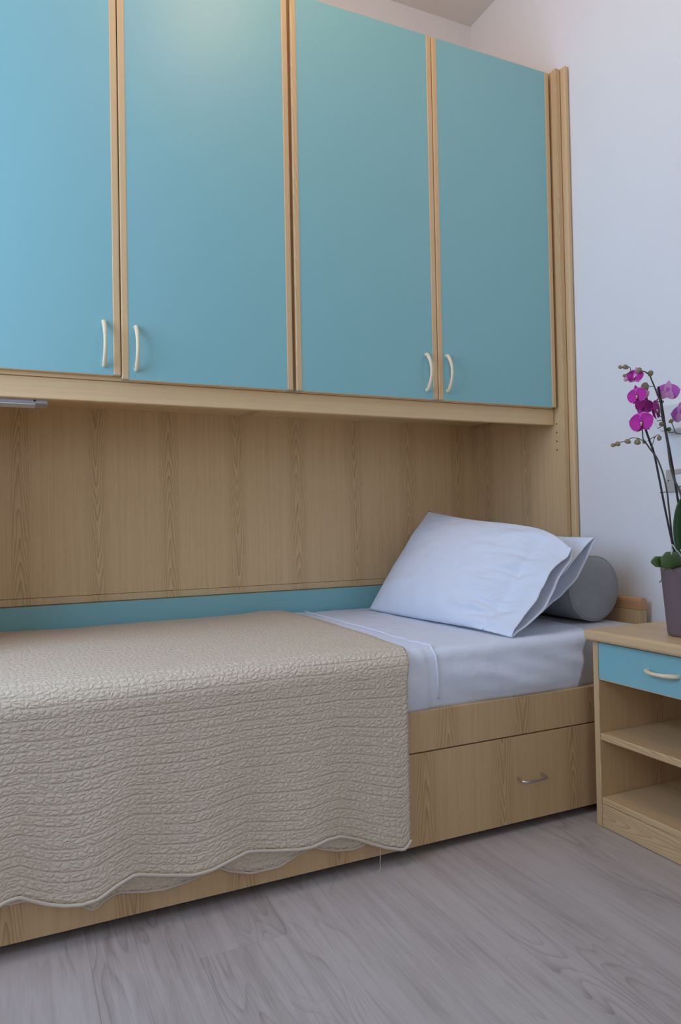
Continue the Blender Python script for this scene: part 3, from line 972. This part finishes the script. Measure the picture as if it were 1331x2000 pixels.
def flower(px, py, d, size, yaw, pitch, roll, mats=('petal', 'petals', 'lip'), scale_w=1.0, lip=True, label=None):
    """five tepals, lip and column, each its own piece; yaw/pitch turn the face"""
    s = size * k / 2
    c = O(px, py, d)
    f = bpy.data.objects.new("flower", None)
    f.empty_display_size = 0.01
    COL.objects.link(f)
    f.parent = orc
    f.location = c - PC
    if label:
        f["label"] = label
    rot = Matrix.Rotation(math.radians(-24.9 + yaw), 4, 'Z') @ Matrix.Rotation(math.radians(pitch), 4, 'X') @ Matrix.Rotation(math.radians(roll), 4, 'Y')

    def add(nm, me, mat, ang, yo):
        me.transform(rot @ Matrix.Translation((0, yo * s, 0)) @ Matrix.Rotation(math.radians(ang), 4, 'Y'))
        o = bpy.data.objects.new(nm, me)
        COL.objects.link(o)
        me.materials.append(mat)
        for p in me.polygons:
            p.use_smooth = True
        o.parent = f
        sm = o.modifiers.new("thickness", 'SOLIDIFY')
        sm.thickness = 0.0006
        return o

    for ang in (0, 140, -140):
        add("sepal", petal_mesh(s * (1.14 if ang == 0 else 0.82), s * 0.32, 0.18, 0.10, 0.62), M[mats[1]], ang, -0.05 if ang == 0 else 0.10)
    for ang in (-72, 72):
        add("petal", petal_mesh(s * 1.04, s * 0.68 * scale_w, -0.10, 0.06, 0.78), M[mats[0]], ang, -0.02)
    if lip:
        add("lip", petal_mesh(s * 0.44, s * 0.17, 0.9, -0.55, 0.6, 7, 7), M[mats[2]], 180, -0.08)
        for ang in (115, -115):
            add("lip_lobe", petal_mesh(s * 0.30, s * 0.12, 0.8, -0.7, 0.6, 6, 6), M[mats[2]], ang, -0.10)
        me = lathe([(0.0005, 0), (s * 0.07, s * 0.02), (s * 0.09, s * 0.10), (s * 0.06, s * 0.18), (0.0005, s * 0.20)], 10)
        me.transform(Matrix.Translation((0, 0, -s * 0.04)) @ Matrix.Rotation(math.radians(80), 4, 'X'))
        add("column", me, M['white'], 0, -0.02).modifiers.clear()
        me = lathe([(0.0005, 0), (s * 0.06, s * 0.03), (s * 0.05, s * 0.10), (0.0005, s * 0.12)], 8)
        me.transform(Matrix.Translation((0, -s * 0.10, -s * 0.20)) @ Matrix.Rotation(math.radians(80), 4, 'X'))
        add("callus", me, M['yellow'], 0, -0.02).modifiers.clear()
    return f


flower(1238, 738.5, -0.018, 35, -42, -12, 8, ('petal', 'petalp', 'lip'), 1.0)
flower(1241, 777, -0.022, 41, -48, -4, -8, ('petal', 'petals', 'lip'), 1.0)
flower(1248, 829, -0.026, 49, -44, -2, -6, ('petal', 'petals', 'lip'), 1.05)
flower(1266, 793, 0.012, 38, -20, -14, 14, ('petald', 'petald', 'lip'), 1.0, False, "magenta flower behind the others, shade painted into its petals")
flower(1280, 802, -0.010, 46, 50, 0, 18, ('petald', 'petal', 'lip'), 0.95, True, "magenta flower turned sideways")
flower(1315, 763, 0.020, 46, 150, 6, -6, ('petalv', 'petalp', 'lip'), 1.0, False, "pale pink flower seen from behind")
flower(1343, 806, 0.020, 46, 130, 0, 10, ('petalv', 'petalp', 'lip'), 1.0, False, "violet pink flower seen from behind")


# leaves: arching strap blades
def leaf(pts, widths, mat, fold=0.25, side=None):
    C = catmull([O(*p) for p in pts], 5)
    m = len(C)
    verts, uvs = [], []
    nw = 7
    for i in range(m):
        d = (C[min(i + 1, m - 1)] - C[max(i - 1, 0)]).normalized()
        a = Vector(side).normalized() if side else d.cross(DX).normalized()
        a = (a - d * a.dot(d)).normalized()
        b = d.cross(a)
        f = i / (m - 1) * (len(widths) - 1)
        kk = min(int(f), len(widths) - 2)
        w = widths[kk] + (widths[kk + 1] - widths[kk]) * (f - kk)
        for j in range(nw):
            q = j / (nw - 1) * 2 - 1
            verts.append(C[i] + a * (w * q) + b * (fold * w * q * q))
            uvs.append((j / (nw - 1), i / (m - 1)))
    o = link("leaf", mesh(verts, grid_faces(m, nw), uvs), mat, orc, smooth=True)
    solidify(o, 0.0018, 0.0)
    return o


leaf([(1336, 1098, 0.0), (1331, 1060, 0.004), (1332, 1025, 0.008), (1340, 992, 0.010), (1356, 970, 0.008), (1378, 968, 0.0), (1396, 985, -0.01)], [0.010, 0.0150, 0.0175, 0.0185, 0.018, 0.015, 0.003], M['leaf'], 0.25)
o = leaf([(1352, 1095, -0.030), (1343, 1070, -0.034), (1341, 1045, -0.036), (1346, 1022, -0.034), (1356, 1004, -0.03)], [0.006, 0.014, 0.018, 0.016, 0.003], M['leafpale'], 0.3)
o["label"] = "pale leaf"
leaf([(1334, 1094, -0.012), (1308, 1093, -0.030), (1288, 1094, -0.046), (1272, 1096, -0.056)], [0.014, 0.0205, 0.0215, 0.008], M['leaf2'], 0.12, (0.1, 0.0, 1.0))
leaf([(1296, 1096, -0.036), (1279, 1096, -0.044), (1264, 1095, -0.052), (1253, 1096, -0.058)], [0.010, 0.0130, 0.0125, 0.003], M['leaf2'], 0.12, (0.1, 0.0, 1.0))
leaf([(1350, 1098, -0.030), (1372, 1090, -0.050), (1400, 1096, -0.065), (1424, 1112, -0.07)], [0.014, 0.024, 0.022, 0.003], M['leaf2'], 0.2, (0.1, 0.2, 1.0))
for pts, r in (([(1296, 1082, -0.045), (1297, 1063, -0.045), (1304, 1072, -0.045), (1312, 1080, -0.044), (1318, 1090, -0.04)], 0.0013),
               ([(1318, 1062, -0.045), (1321, 1070, -0.045), (1319, 1082, -0.045), (1316, 1092, -0.045), (1318, 1104, -0.047)], 0.0024),
               ([(1313, 1072, -0.047), (1317, 1080, -0.047), (1323, 1092, -0.047), (1332, 1099, -0.047)], 0.0018),
               ([(1326, 1066, -0.046), (1325, 1080, -0.046), (1330, 1090, -0.046), (1340, 1098, -0.046)], 0.0016),
               ([(1286, 1108, -0.062), (1275, 1111, -0.064), (1272, 1119, -0.064), (1270, 1129, -0.064), (1266, 1133, -0.064)], 0.0012)):
    stem("aerial_root", pts, r, M['stemg'] if r == 0.0012 else M['root'])
